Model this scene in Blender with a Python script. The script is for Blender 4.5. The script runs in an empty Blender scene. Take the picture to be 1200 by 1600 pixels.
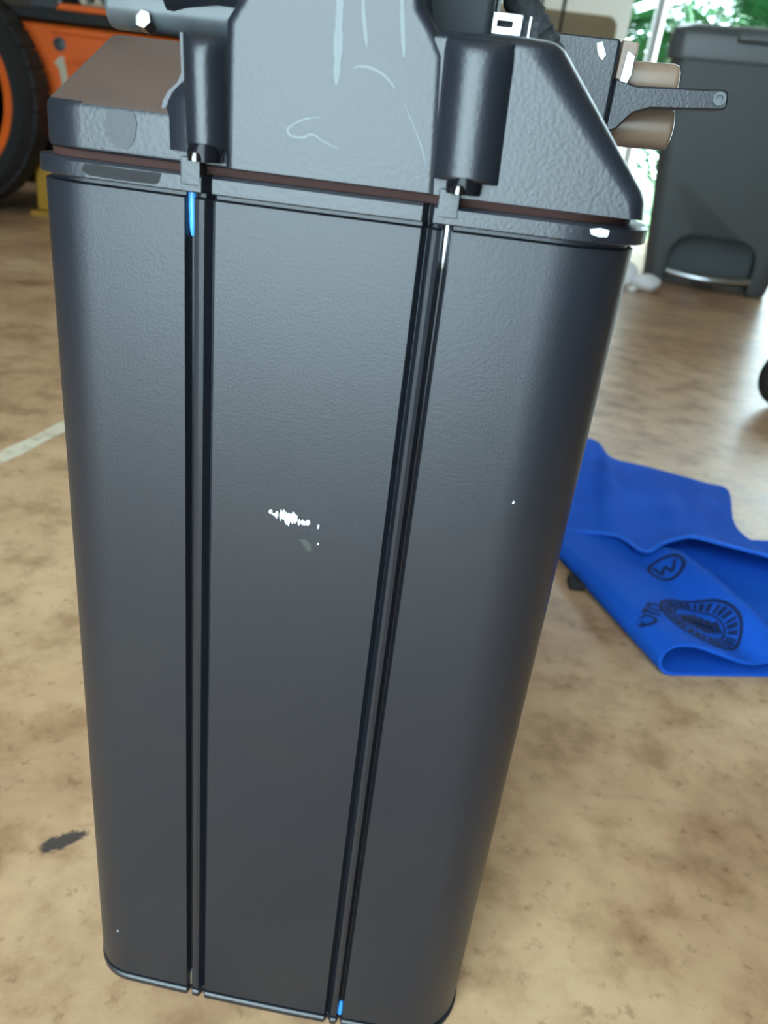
import bpy, bmesh, math, random
from mathutils import Vector, Matrix, noise
from mathutils.bvhtree import BVHTree

random.seed(7)
scene = bpy.context.scene
COL = scene.collection

# ------------------------------------------------------------------ camera
cam_data = bpy.data.cameras.new('camera')
cam = bpy.data.objects.new('camera', cam_data)
COL.objects.link(cam)
scene.camera = cam
PITCH = math.radians(25.692)
ROLL = math.radians(6.966)
fw = Vector((0, math.cos(PITCH), -math.sin(PITCH)))
up0 = Vector((0, math.sin(PITCH), math.cos(PITCH)))
rt0 = Vector((1, 0, 0))
rt = rt0 * math.cos(ROLL) + up0 * math.sin(ROLL)
up = up0 * math.cos(ROLL) - rt0 * math.sin(ROLL)
M = Matrix((rt, up, -fw)).transposed().to_4x4()
M.translation = Vector((0, 0, 0.33))
cam.matrix_world = M
cam_data.sensor_fit = 'HORIZONTAL'
cam_data.sensor_width = 36.0
cam_data.lens = 36.0 * 1202 / 1200
cam_data.clip_start = 0.01
cam_data.dof.use_dof = True
cam_data.dof.focus_distance = 0.245
cam_data.dof.aperture_fstop = 22.0

# ------------------------------------------------------------------ world and exposure
world = bpy.data.worlds.new('world')
scene.world = world
world.use_nodes = True
bg = world.node_tree.nodes['Background']
bg.inputs['Color'].default_value = (0.68, 0.90, 0.99, 1)
bg.inputs['Strength'].default_value = 11.0
sun_data = bpy.data.lights.new('sun', 'SUN')
sun_data.energy = 62.0
sun_data.angle = math.radians(0.6)
sun = bpy.data.objects.new('sun', sun_data)
COL.objects.link(sun)
# high sun from the right, slightly beyond the garage: it lights the driveway and garden, not the inside
sun.rotation_euler = Vector((-0.62, -0.06, -0.75)).to_track_quat('-Z', 'Y').to_euler()
scene.view_settings.view_transform = 'Standard'
scene.view_settings.look = 'None'
scene.view_settings.gamma = 1
scene.view_settings.use_curve_mapping = False
scene.view_settings.exposure = 0.0


# ------------------------------------------------------------------ materials
def mat(name, color, rough=0.5, metal=0.0, spec=0.5, bump=None, mottle=None, sheen=0.0, coat=0.0):
    """bump=(scale, distance); mottle=(scale, colour2, lo, hi)"""
    m = bpy.data.materials.new(name)
    m.use_nodes = True
    nt = m.node_tree
    b = nt.nodes['Principled BSDF']
    b.inputs['Base Color'].default_value = (*color, 1)
    b.inputs['Roughness'].default_value = rough
    b.inputs['Metallic'].default_value = metal
    b.inputs['Specular IOR Level'].default_value = spec
    if sheen:
        b.inputs['Sheen Weight'].default_value = sheen
        b.inputs['Sheen Roughness'].default_value = 0.6
        b.inputs['Sheen Tint'].default_value = (*color, 1)
    if coat:
        b.inputs['Coat Weight'].default_value = coat
    tc = nt.nodes.new('ShaderNodeTexCoord')
    if bump:
        n = nt.nodes.new('ShaderNodeTexNoise')
        n.inputs['Scale'].default_value = bump[0]
        n.inputs['Detail'].default_value = 3
        nt.links.new(tc.outputs['Object'], n.inputs['Vector'])
        bp = nt.nodes.new('ShaderNodeBump')
        bp.inputs['Strength'].default_value = 1.0
        bp.inputs['Distance'].default_value = bump[1]
        nt.links.new(n.outputs['Fac'], bp.inputs['Height'])
        nt.links.new(bp.outputs['Normal'], b.inputs['Normal'])
    if mottle:
        n = nt.nodes.new('ShaderNodeTexNoise')
        n.inputs['Scale'].default_value = mottle[0]
        n.inputs['Detail'].default_value = 5
        nt.links.new(tc.outputs['Object'], n.inputs['Vector'])
        r = nt.nodes.new('ShaderNodeValToRGB')
        r.color_ramp.elements[0].position = mottle[2]
        r.color_ramp.elements[1].position = mottle[3]
        r.color_ramp.elements[0].color = (*color, 1)
        r.color_ramp.elements[1].color = (*mottle[1], 1)
        nt.links.new(n.outputs['Fac'], r.inputs['Fac'])
        nt.links.new(r.outputs['Color'], b.inputs['Base Color'])
    return m


def N(nt, kind, **kw):
    n = nt.nodes.new(kind)
    for k, v in kw.items():
        setattr(n, k, v)
    return n


def floor_material():
    m = bpy.data.materials.new('stained_concrete')
    m.use_nodes = True
    nt = m.node_tree
    L = nt.links.new
    b = nt.nodes['Principled BSDF']
    tc = N(nt, 'ShaderNodeTexCoord')

    def tex(scale, detail, rough=0.55, stretch=None, rot=0.0):
        n = N(nt, 'ShaderNodeTexNoise')
        n.inputs['Scale'].default_value = scale
        n.inputs['Detail'].default_value = detail
        n.inputs['Roughness'].default_value = rough
        if stretch:
            mp = N(nt, 'ShaderNodeMapping')
            mp.inputs['Scale'].default_value = stretch
            mp.inputs['Rotation'].default_value = (0, 0, rot)
            L(tc.outputs['Object'], mp.inputs['Vector'])
            L(mp.outputs['Vector'], n.inputs['Vector'])
        else:
            L(tc.outputs['Object'], n.inputs['Vector'])
        return n

    def ramp(src, stops):
        r = N(nt, 'ShaderNodeValToRGB')
        els = r.color_ramp.elements
        els[0].position, els[0].color = stops[0][0], (*stops[0][1], 1)
        els[1].position, els[1].color = stops[-1][0], (*stops[-1][1], 1)
        for p, c in stops[1:-1]:
            e = els.new(p)
            e.color = (*c, 1)
        L(src, r.inputs['Fac'])
        return r

    def mix(fac, a, c, mode='MIX'):
        x = N(nt, 'ShaderNodeMix', data_type='RGBA', blend_type=mode)
        if isinstance(fac, float):
            x.inputs['Factor'].default_value = fac
        else:
            L(fac, x.inputs['Factor'])
        for sock, v in ((x.inputs['A'], a), (x.inputs['B'], c)):
            if isinstance(v, tuple):
                sock.default_value = (*v, 1)
            else:
                L(v, sock)
        return x.outputs['Result']

    big = tex(5.0, 4)
    base = ramp(big.outputs['Fac'], [(0.30, (0.38, 0.215, 0.120)), (0.5, (0.56, 0.352, 0.200)), (0.68, (0.66, 0.445, 0.265))])
    mid = tex(22.0, 6, 0.62)
    midr = ramp(mid.outputs['Fac'], [(0.34, (0.62, 0.56, 0.52)), (0.50, (0.92, 0.90, 0.89)), (0.58, (1, 1, 1)), (0.75, (1.07, 1.06, 1.03))])
    c = mix(1.0, base.outputs['Color'], midr.outputs['Color'], 'MULTIPLY')
    fine = tex(110.0, 5, 0.65)
    finer = ramp(fine.outputs['Fac'], [(0.30, (0.60, 0.56, 0.54)), (0.42, (1, 1, 1))])
    c = mix(0.8, c, finer.outputs['Color'], 'MULTIPLY')
    # dark wiped streaks
    st = tex(14.0, 5, 0.6, (0.35, 3.2, 1), math.radians(-18))
    str_ = ramp(st.outputs['Fac'], [(0.60, (0, 0, 0)), (0.74, (1, 1, 1))])
    fs = N(nt, 'ShaderNodeMath', operation='MULTIPLY')
    fs.inputs[1].default_value = 0.22
    L(str_.outputs['Color'], fs.inputs[0])
    c = mix(fs.outputs[0], c, (0.16, 0.12, 0.09))
    # one black rubber scuff on the concrete
    mp = N(nt, 'ShaderNodeMapping', vector_type='POINT')
    ang = math.radians(-38)
    mp.inputs['Rotation'].default_value = (0, 0, ang)
    mp.inputs['Scale'].default_value = (1 / 0.0115, 1 / 0.0045, 1)
    cx, cy = -0.139, 0.266
    ca, sa = math.cos(ang), math.sin(ang)
    sx, sy = cx / 0.0115, cy / 0.0045
    mp.inputs['Location'].default_value = (-(ca * sx - sa * sy), -(sa * sx + ca * sy), 0)
    # scale is applied before rotation in a mapping node: rotate first with its own node
    mp.inputs['Rotation'].default_value = (0, 0, 0)
    mp.inputs['Location'].default_value = (0, 0, 0)
    sub = N(nt, 'ShaderNodeVectorMath', operation='SUBTRACT')
    sub.inputs[1].default_value = (cx, cy, 0)
    L(tc.outputs['Object'], sub.inputs[0])
    rot = N(nt, 'ShaderNodeVectorRotate', rotation_type='Z_AXIS')
    rot.inputs['Angle'].default_value = ang
    L(sub.outputs[0], rot.inputs['Vector'])
    L(rot.outputs['Vector'], mp.inputs['Vector'])
    ln = N(nt, 'ShaderNodeVectorMath', operation='LENGTH')
    L(mp.outputs['Vector'], ln.inputs[0])
    sn = tex(230.0, 4, 0.6)
    ad = N(nt, 'ShaderNodeMath', operation='MULTIPLY_ADD')
    L(sn.outputs['Fac'], ad.inputs[0])
    ad.inputs[1].default_value = 1.6
    L(ln.outputs['Value'], ad.inputs[2])
    sr = ramp(ad.outputs[0], [(0.0, (1, 1, 1)), (1.0, (0, 0, 0))])
    mr = N(nt, 'ShaderNodeMapRange')
    mr.inputs['From Min'].default_value = 1.55
    mr.inputs['From Max'].default_value = 1.95
    mr.inputs['To Min'].default_value = 0.92
    mr.inputs['To Max'].default_value = 0.0
    L(ad.outputs[0], mr.inputs['Value'])
    nt.nodes.remove(sr)
    c = mix(mr.outputs['Result'], c, (0.045, 0.042, 0.045))
    L(c, b.inputs['Base Color'])
    rr = N(nt, 'ShaderNodeMapRange')
    rr.inputs['To Min'].default_value = 0.24
    rr.inputs['To Max'].default_value = 0.38
    b.inputs['Specular IOR Level'].default_value = 0.08
    L(mid.outputs['Fac'], rr.inputs['Value'])
    L(rr.outputs['Result'], b.inputs['Roughness'])
    bp = N(nt, 'ShaderNodeBump')
    bp.inputs['Strength'].default_value = 0.15
    bp.inputs['Distance'].default_value = 0.0012
    L(fine.outputs['Fac'], bp.inputs['Height'])
    L(bp.outputs['Normal'], b.inputs['Normal'])
    return m


MT = {
    'floor': floor_material(),
    'wall': mat('painted_wall', (0.12, 0.10, 0.085), 0.8, mottle=(2.0, (0.15, 0.125, 0.105), 0.4, 0.6)),
    'ceiling': mat('brown_ceiling', (0.50, 0.37, 0.29), 0.8, mottle=(1.5, (0.42, 0.31, 0.245), 0.4, 0.6)),
    'drive': mat('driveway', (0.43, 0.52, 0.56), 0.8, mottle=(1.0, (0.37, 0.46, 0.50), 0.4, 0.6)),
    'lawn': mat('lawn', (0.025, 0.10, 0.028), 0.9, mottle=(9.0, (0.045, 0.14, 0.045), 0.4, 0.6)),
    'paint': mat('worn_white_paint', (0.74, 0.64, 0.48), 0.6, mottle=(60, (0.46, 0.37, 0.25), 0.5, 0.7)),
    'case': mat('black_grained_plastic', (0.0100, 0.0118, 0.0175), 0.38, spec=0.56, bump=(1300, 0.000050), mottle=(25, (0.0120, 0.0132, 0.0175), 0.45, 0.7)),
    'lid': mat('black_leather_grain_plastic', (0.0100, 0.0118, 0.0175), 0.38, spec=0.70, bump=(1000, 0.000100)),
    'gloss': mat('glossy_black_rod', (0.006, 0.006, 0.008), 0.2, spec=0.25),
    'neck': mat('neck_painted_reflection', (0.055, 0.024, 0.020), 0.7, spec=0.2),  # reddish reflection in the lid gap, held in the base colour
    'matte': mat('matte_black', (0.008, 0.008, 0.008), 0.85, spec=0.1),
    'smear': mat('oily_smear', (0.010, 0.010, 0.011), 0.6, spec=0.25, bump=(700, 0.00004)),
    'smear_dull': mat('dull_smear', (0.016, 0.018, 0.022), 0.42, spec=0.5, bump=(900, 0.00006)),
    'brown_reflection': mat('plastic_painted_reflection', (0.088, 0.055, 0.043), 0.62, spec=0.25, mottle=(40, (0.074, 0.046, 0.036), 0.45, 0.6)),  # black plastic with the ceiling's brown reflection put into its colour
    'white_scuff': mat('white_scuff', (0.75, 0.80, 0.82), 0.7),
    'grey_scuff': mat('grey_scuff', (0.16, 0.18, 0.19), 0.6),
    'faint_scuff': mat('faint_scuff', (0.040, 0.040, 0.036), 0.5),
    'matte_lid': mat('matte_dark_plastic', (0.018, 0.021, 0.024), 0.65, spec=0.25),
    'blue_glint': mat('painted_blue_glint', (0.05, 0.28, 0.70), 0.3),  # blue sky glint at the slot ends, given as a colour
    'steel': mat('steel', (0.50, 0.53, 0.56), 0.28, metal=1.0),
    'dark_steel': mat('dark_steel', (0.20, 0.19, 0.18), 0.2, metal=1.0),
    'tube': mat('grey_tube', (0.07, 0.08, 0.085), 0.33, mottle=(90, (0.045, 0.05, 0.055), 0.4, 0.7)),
    'roller': mat('brown_roller', (0.20, 0.135, 0.095), 0.32),
    'hose': mat('black_sleeve', (0.02, 0.022, 0.025), 0.8, bump=(500, 0.001)),
    'towel': mat('blue_microfibre', (0.008, 0.085, 0.50), 0.95, spec=0.15, sheen=0.3, bump=(600, 0.0012), mottle=(14, (0.010, 0.105, 0.60), 0.35, 0.65)),
    'hem': mat('blue_hem_thread', (0.02, 0.13, 0.62), 0.9, spec=0.2),
    'print': mat('navy_print', (0.010, 0.024, 0.095), 0.9, spec=0.2),
    'bin': mat('grey_plastic', (0.075, 0.085, 0.092), 0.5, bump=(250, 0.0004)),
    'bin_lid': mat('grey_lid_plastic', (0.10, 0.112, 0.12), 0.38),
    'orange': mat('orange_paint', (0.80, 0.13, 0.014), 0.4, mottle=(6, (0.66, 0.11, 0.016), 0.4, 0.7)),
    'rubber': mat('black_rubber', (0.012, 0.012, 0.013), 0.75),
    'cream': mat('cream_casting', (0.48, 0.43, 0.32), 0.6),
    'yellow': mat('yellow_paint', (0.42, 0.22, 0.02), 0.5),
    'bag': mat('white_plastic', (0.92, 0.91, 0.94), 0.5),
    'white': mat('white_paint', (0.85, 0.87, 0.86), 0.5),
    'pane': mat('brown_glass', (0.20, 0.16, 0.10), 0.3),
    'pole': mat('galvanised_pole', (0.40, 0.43, 0.45), 0.5),
    'leaf': mat('palm_leaf', (0.014, 0.085, 0.026), 0.6, mottle=(5, (0.024, 0.12, 0.036), 0.4, 0.6)),
    'leaf_dark': mat('shrub_leaf', (0.02, 0.10, 0.03), 0.6),
}


# ------------------------------------------------------------------ helpers
def mesh_obj(name, bm, m, parent=None, smooth=35):
    bmesh.ops.recalc_face_normals(bm, faces=bm.faces[:])
    me = bpy.data.meshes.new(name)
    bm.to_mesh(me)
    bm.free()
    if smooth:
        me.shade_smooth()
        me.set_sharp_from_angle(angle=math.radians(smooth))
    me.materials.append(MT[m])
    o = bpy.data.objects.new(name, me)
    COL.objects.link(o)
    if parent:
        o.parent = parent
        if smooth:
            wn = o.modifiers.new('weighted_normal', 'WEIGHTED_NORMAL')
            wn.keep_sharp = True
    return o


def tag(o, label=None, cat=None, group=None, kind=None):
    for k, v in (('label', label), ('category', cat), ('group', group), ('kind', kind)):
        if v:
            o[k] = v
    return o


def thing(name, loc, rz, label, cat, group=None):
    o = bpy.data.objects.new(name, None)
    COL.objects.link(o)
    o.empty_display_size = 0.05
    o.location = loc
    o.rotation_euler = (0, 0, rz)
    return tag(o, label, cat, group)


def add_box(bm, x0, x1, y0, y1, z0, z1, bevel=0.0, seg=2):
    vs = [bm.verts.new((x, y, z)) for z in (z0, z1) for y in (y0, y1) for x in (x0, x1)]
    fs = [bm.faces.new([vs[i] for i in q]) for q in
          ((0, 2, 3, 1), (4, 5, 7, 6), (0, 1, 5, 4), (2, 6, 7, 3), (0, 4, 6, 2), (1, 3, 7, 5))]
    if bevel:
        es = list({e for f in fs for e in f.edges})
        bmesh.ops.bevel(bm, geom=es, offset=bevel, segments=seg, profile=0.5, affect='EDGES')
    return vs


def box(name, dims, m, parent=None, bevel=0.0, seg=2):
    bm = bmesh.new()
    add_box(bm, *dims, bevel=bevel, seg=seg)
    return mesh_obj(name, bm, m, parent)


def add_loops(bm, loops, cap=True):
    """join closed loops of equal length"""
    rows = [[bm.verts.new(p) for p in lp] for lp in loops]
    n = len(rows[0])
    for a, b in zip(rows, rows[1:]):
        for i in range(n):
            bm.faces.new((a[i], a[(i + 1) % n], b[(i + 1) % n], b[i]))
    if cap:
        bm.faces.new(rows[0][::-1])
        bm.faces.new(rows[-1])
    return rows


def add_lathe(bm, prof, origin, axis, seg=32):
    """prof = [(radius, height along axis)]"""
    a = Vector(axis).normalized()
    t = a.orthogonal().normalized()
    b = a.cross(t)
    o = Vector(origin)
    loops = []
    for r, h in prof:
        r = max(r, 1e-5)
        loops.append([o + a * h + (t * math.cos(2 * math.pi * i / seg) + b * math.sin(2 * math.pi * i / seg)) * r for i in range(seg)])
    add_loops(bm, loops)


def add_tube(bm, pts, r, seg=10):
    pts = [Vector(p) for p in pts]
    loops = []
    nprev = None
    for i, p in enumerate(pts):
        d = (pts[min(i + 1, len(pts) - 1)] - pts[max(i - 1, 0)]).normalized()
        nrm = d.orthogonal().normalized() if nprev is None else (nprev - d * nprev.dot(d)).normalized()
        nprev = nrm
        bb = d.cross(nrm)
        rr = r[i] if isinstance(r, (list, tuple)) else r
        loops.append([p + (nrm * math.cos(2 * math.pi * k / seg) + bb * math.sin(2 * math.pi * k / seg)) * rr for k in range(seg)])
    add_loops(bm, loops)


def smooth_path(pts, n=6):
    pts = [Vector(p) for p in pts]
    out = []
    for i in range(len(pts) - 1):
        p0, p1, p2, p3 = pts[max(i - 1, 0)], pts[i], pts[i + 1], pts[min(i + 2, len(pts) - 1)]
        for k in range(n):
            t = k / n
            out.append(0.5 * ((2 * p1) + (p2 - p0) * t + (2 * p0 - 5 * p1 + 4 * p2 - p3) * t * t + (3 * p1 - p0 - 3 * p2 + p3) * t ** 3))
    out.append(pts[-1])
    return out


def inset_poly(poly, ds):
    """inset a CCW polygon, edge i (from vertex i to i+1) by ds[i]"""
    n = len(poly)
    lines = []
    for i in range(n):
        a, b = Vector(poly[i]), Vector(poly[(i + 1) % n])
        d = (b - a).normalized()
        nn = Vector((-d.y, d.x))
        lines.append((a + nn * ds[i], d))
    out = []
    for i in range(n):
        (p, d), (q, e) = lines[i - 1], lines[i]
        den = d.x * e.y - d.y * e.x
        t = ((q.x - p.x) * e.y - (q.y - p.y) * e.x) / den
        out.append(p + d * t)
    return out


def rounded_prism(bm, poly, ds, y0, y1, seg=8, dy=None):
    """solid with outline poly (x,z), its front rim at y0 rounded by ds per edge"""
    ds = (list(ds) * len(poly))[:len(poly)] if len(set(ds)) == 1 else ds
    dy = dy or max(ds)
    loops = []
    for k in range(seg + 1):
        a = math.pi / 2 * k / seg
        f = 1 - math.sin(a)
        lp = inset_poly(poly, [d * f for d in ds])
        y = y0 + dy * (1 - math.cos(a))
        loops.append([(p.x, y, p.y) for p in lp])
    loops.append([(p[0], y1, p[1]) for p in poly])
    add_loops(bm, loops)


def arc_poly(pts, radii, seg=6):
    """round the corners of a polygon"""
    out = []
    n = len(pts)
    for i in range(n):
        p = Vector(pts[i])
        r = radii[i]
        if r <= 0:
            out.append(p)
            continue
        a = (Vector(pts[i - 1]) - p).normalized()
        b = (Vector(pts[(i + 1) % n]) - p).normalized()
        ang = a.angle(b)
        d = r / math.tan(ang / 2)
        c = p + (a + b).normalized() * (r / math.sin(ang / 2))
        s, e = p + a * d - c, p + b * d - c
        a0 = math.atan2(s.y, s.x)
        da = (math.atan2(e.y, e.x) - a0 + math.pi) % (2 * math.pi) - math.pi
        for k in range(seg + 1):
            t = a0 + da * k / seg
            out.append(c + Vector((math.cos(t), math.sin(t))) * r)
    return out


def struct(name, dims, m, bevel=0):
    return tag(box(name, dims, m, bevel=bevel), kind='structure')


# ------------------------------------------------------------------ the garage
XL, XR, YB, YF, HC = -2.9, 3.4, 4.4, -0.60, 2.5
tag(struct('floor', (XL, XR, YF, YB, -0.15, 0.0), 'floor'))
struct('ceiling', (XL - .15, XR + .15, YF - .15, YB + .15, HC, HC + .15), 'ceiling')
struct('wall_left', (XL - .15, XL, YF - .15, YB + .15, -0.15, HC), 'wall')
struct('wall_right', (XR, XR + .15, YF - .15, YB + .15, -0.15, HC), 'wall')
# wall behind the scene, with a wide opening to the garden on the right
bm = bmesh.new()
add_box(bm, XL, 0.12, YB, YB + .15, -0.15, HC)
add_box(bm, 0.12, XR, YB, YB + .15, 2.15, HC)
tag(mesh_obj('wall_back', bm, 'wall'), kind='structure')
# unseen wall behind the camera, its door opening narrowed to shape the case's reflections
bm = bmesh.new()
add_box(bm, XL, -0.85, YF - .15, YF, -0.15, HC)
add_box(bm, 0.10, XR, YF - .15, YF, -0.15, HC)
add_box(bm, -0.85, 0.10, YF - .15, YF, 2.25, HC)
tag(mesh_obj('wall_front', bm, 'wall'), kind='structure')
struct('driveway', (-25, 25, -40, YF - .15, -0.17, -0.02), 'drive')
struct('lawn', (-25, 25, YB + .15, 45, -0.17, -0.02), 'lawn')

# worn white stripe on the concrete
bm = bmesh.new()
L0, L1 = [], []
for i in range(25):
    t = i / 24
    c = Vector((-0.444, 0.43, 0)).lerp(Vector((-0.350, 0.905, 0)), t)
    w = 0.0105 + 0.003 * noise.noise((t * 9, 0, 1.3))
    L0.append(bm.verts.new((c.x - w, c.y, 0.0006)))
    L1.append(bm.verts.new((c.x + w + 0.002 * noise.noise((t * 14, 3, 0)), c.y, 0.0006)))
for i in range(24):
    bm.faces.new((L0[i], L1[i], L1[i + 1], L0[i + 1]))
tag(mesh_obj('trim_1', bm, 'paint', smooth=0), kind='structure')

# ------------------------------------------------------------------ the black case
YAW = math.radians(4.5)
case = thing('equipment_case', (-0.0222, 0.1968, 0), -YAW,
             'tall black moulded plastic case with ribbed front and screwed-on lid, standing nearest', 'case')
UL, UR, DEP = -0.0785, 0.0762, 0.125
RL, RR = 0.017, 0.021


def bulge(u):
    return 0.0016 * (u / 0.076) ** 2


def profile(off=0.0, inner=None, outer=None, ridge=0.0, seg=9):
    """closed outline (u, v) of the body seen from above, front towards -v"""
    ul, ur = UL - off * (0.35 if off > 0 else 1), UR + off
    out = []
    for k in range(seg + 1):      # front left corner
        a = math.pi + math.pi / 2 * k / seg
        r = RL + off
        out.append((ul + r + r * math.cos(a), bulge(UL + RL) - off + r + r * math.sin(a)))
    front = []

    def plain(a, b, n):
        for k in range(n + 1):
            u = a + (b - a) * k / n
            front.append((u, bulge(u) - off))

    def slot(a, b, d, c=0.0003):
        m = bulge((a + b) / 2) - off
        k = (a + b) / 2
        front.extend([(a, m), (a + c * .6, m + c), (k - 0.00004, m + d), (k + 0.00004, m + d), (b - c * .6, m + c), (b, m)])

    plain(UL + RL + 0.002, -0.0362, 5)
    if outer:
        slot(-0.0357, -0.0331, outer)
        front.append((-0.0318, bulge(0.032) - off - ridge))
    if inner:
        slot(-0.0306, -0.0278, inner)
    plain(-0.0272, 0.0222, 8)
    if inner:
        slot(0.0228, 0.0256, inner)
    if outer:
        front.append((0.0266, bulge(0.027) - off - ridge))
        slot(0.0277, 0.0304, outer)
    plain(0.0310, UR - RR - 0.002, 6)
    out += front
    for k in range(seg + 1):
        a = -math.pi / 2 + math.pi / 2 * k / seg
        r = RR + off
        out.append((ur - r + r * math.cos(a), bulge(UR - RR) - off + r + r * math.sin(a)))
    for k in range(seg + 1):
        a = math.pi / 2 * k / seg
        r = 0.018
        out.append((ur - r + r * math.cos(a), DEP - r + r * math.sin(a)))
    for k in range(seg + 1):
        a = math.pi / 2 + math.pi / 2 * k / seg
        out.append((ul + r + r * math.cos(a), DEP - r + r * math.sin(a)))
    return out


def stack(bm, levels):
    add_loops(bm, [[(u, v, z) for u, v in prof] for z, prof in levels])


# body shell
bm = bmesh.new()
P = profile(0, 0.0030, 0.0048, 0.0004)
stack(bm, [(0.0040, profile(-0.0006, 0.0030, 0.0048, 0.0004)), (0.0052, P)] + [(0.0052 + (0.3119 - 0.0052) * k / 6, P) for k in range(1, 7)] + [(0.3124, profile(-0.0014, 0.0030, 0.0048, 0.0004)), (0.3140, profile(-0.0014, 0.0030, 0.0048, 0.0004))])
mesh_obj('body_shell', bm, 'case', case)
# base cap under the shell
bm = bmesh.new()
stack(bm, [(0.0, profile(-0.0004, 0.0024, 0.0030, 0.0)), (0.0006, profile(0.0006, 0.0024, 0.0030, 0.0)), (0.0030, profile(0.0008, 0.0024, 0.0030, 0.0)), (0.0036, profile(0.0001, 0.0024, 0.0030, 0.0))])
mesh_obj('base_cap', bm, 'lid', case)
bm = bmesh.new()
stack(bm, [(0.0034, profile(-0.0014, 0.003, 0.0045)), (0.0045, profile(-0.0014, 0.003, 0.0045))])
mesh_obj('base_seam', bm, 'matte', case)

# rim band of the lid with a tab under each screw
bm = bmesh.new()
I = 0.0042
stack(bm, [(0.3135, profile(0.0022, I)), (0.3138, profile(0.0026, I)), (0.3170, profile(0.0026, I)), (0.3177, profile(0.0018, I))])
for a, b in ((-0.0357, -0.0308), (0.0262, 0.0312)):
    add_box(bm, a, b, -0.0025, 0.004, 0.3150, 0.3212, bevel=0.0004)
mesh_obj('lid_rim', bm, 'lid', case)
# neck in the gap between rim and lid, reddish reflection painted into its colour
bm = bmesh.new()
stack(bm, [(0.3165, profile(-0.0022)), (0.3215, profile(-0.0022))])
mesh_obj('lid_neck', bm, 'neck', case)

# lid: centre panel, right shoulder, left hipped shoulder, tower behind
bm = bmesh.new()
poly = [(-0.0262, 0.3195), (0.0262, 0.3195), (0.0240, 0.3480), (0.0212, 0.3525), (0.0178, 0.3565), (0.0160, 0.3640), (0.0160, 0.4050), (-0.0215, 0.4050), (-0.0215, 0.3580), (-0.0235, 0.3540), (-0.0262, 0.3500)]
rounded_prism(bm, poly, [0.0004] + [0.0028] * 10, -0.0006, 0.09, dy=0.003)
mesh_obj('lid_centre_panel', bm, 'lid', case, 50)

bm = bmesh.new()
outl = arc_poly([(0.006, 0.3195), (0.0745, 0.3195), (0.0738, 0.3245), (0.0482, 0.3532), (0.0400, 0.3536), (0.006, 0.3526)], [0, 0, 0.006, 0.007, 0, 0], 6)
inl = arc_poly([(0.006, 0.3197), (0.0700, 0.3197), (0.0690, 0.3228), (0.0405, 0.3500), (0.0360, 0.3505), (0.006, 0.3505)], [0, 0, 0.003, 0.003, 0, 0], 6)
loops = []
for k in range(11):
    a = math.pi / 2 * k / 10
    loops.append([(p.x * (1 - math.sin(a)) + q.x * math.sin(a), 0.0076 * (1 - math.cos(a)) - 0.0002, p.y * (1 - math.sin(a)) + q.y * math.sin(a)) for p, q in zip(inl, outl)])
loops.append([(q.x, 0.105, q.y) for q in outl])
add_loops(bm, loops)
mesh_obj('lid_shoulder', bm, 'lid', case, 50)

bm = bmesh.new()
low = [(-0.0765, 0.017), (-0.0752, 0.0105), (-0.0718, 0.0055), (-0.0668, 0.0022), (-0.0615, 0.0008), (-0.020, 0.0), (-0.020, 0.105), (-0.0765, 0.105)]
top = [(-0.0625, 0.023), (-0.020, 0.023), (-0.020, 0.105), (-0.0625, 0.105)]
for z, d in ((0.3195, 0), (0.3296, 0.0003)):
    for u, v in low:
        bm.verts.new((u, v + d, z))
for u, v in top:
    bm.verts.new((u, v, 0.3465))
bmesh.ops.convex_hull(bm, input=bm.verts[:])
bmesh.ops.dissolve_limit(bm, angle_limit=math.radians(2), verts=bm.verts[:], edges=bm.edges[:])
sharp = [e for e in bm.edges if len(e.link_faces) == 2 and e.calc_face_angle() > math.radians(30)]
bmesh.ops.bevel(bm, geom=sharp, offset=0.0011, segments=3, profile=0.5, affect='EDGES')
ls = mesh_obj('lid_shoulder', bm, 'lid', case, 28)
ls.data.materials.append(MT['brown_reflection'])          # brown ceiling reflection painted onto the sloping top
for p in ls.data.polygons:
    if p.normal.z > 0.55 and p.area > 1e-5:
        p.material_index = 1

bm = bmesh.new()
add_box(bm, -0.031, 0.0320, 0.024, 0.10, 0.340, 0.41, bevel=0.0022, seg=3)
mesh_obj('lid_tower', bm, 'matte_lid', case)

# screw bosses: half-round pillars blended into the lid wall
def boss_profile(cu, w, h, base, back):
    """(u, v) outline; half-round nose of half-width w, height h, with fillets"""
    pts = [(cu - w * 1.25, back), (cu - w * 1.25, base)]
    for k in range(25):
        t = -1 + 2 * k / 24
        v = base - h * (1 - abs(t) ** 2.3) ** 0.62
        pts.append((cu + w * t * (1.0 + 0.12 * abs(t) ** 6), v))
    pts += [(cu + w * 1.25, base), (cu + w * 1.25, back)]
    return pts


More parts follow.
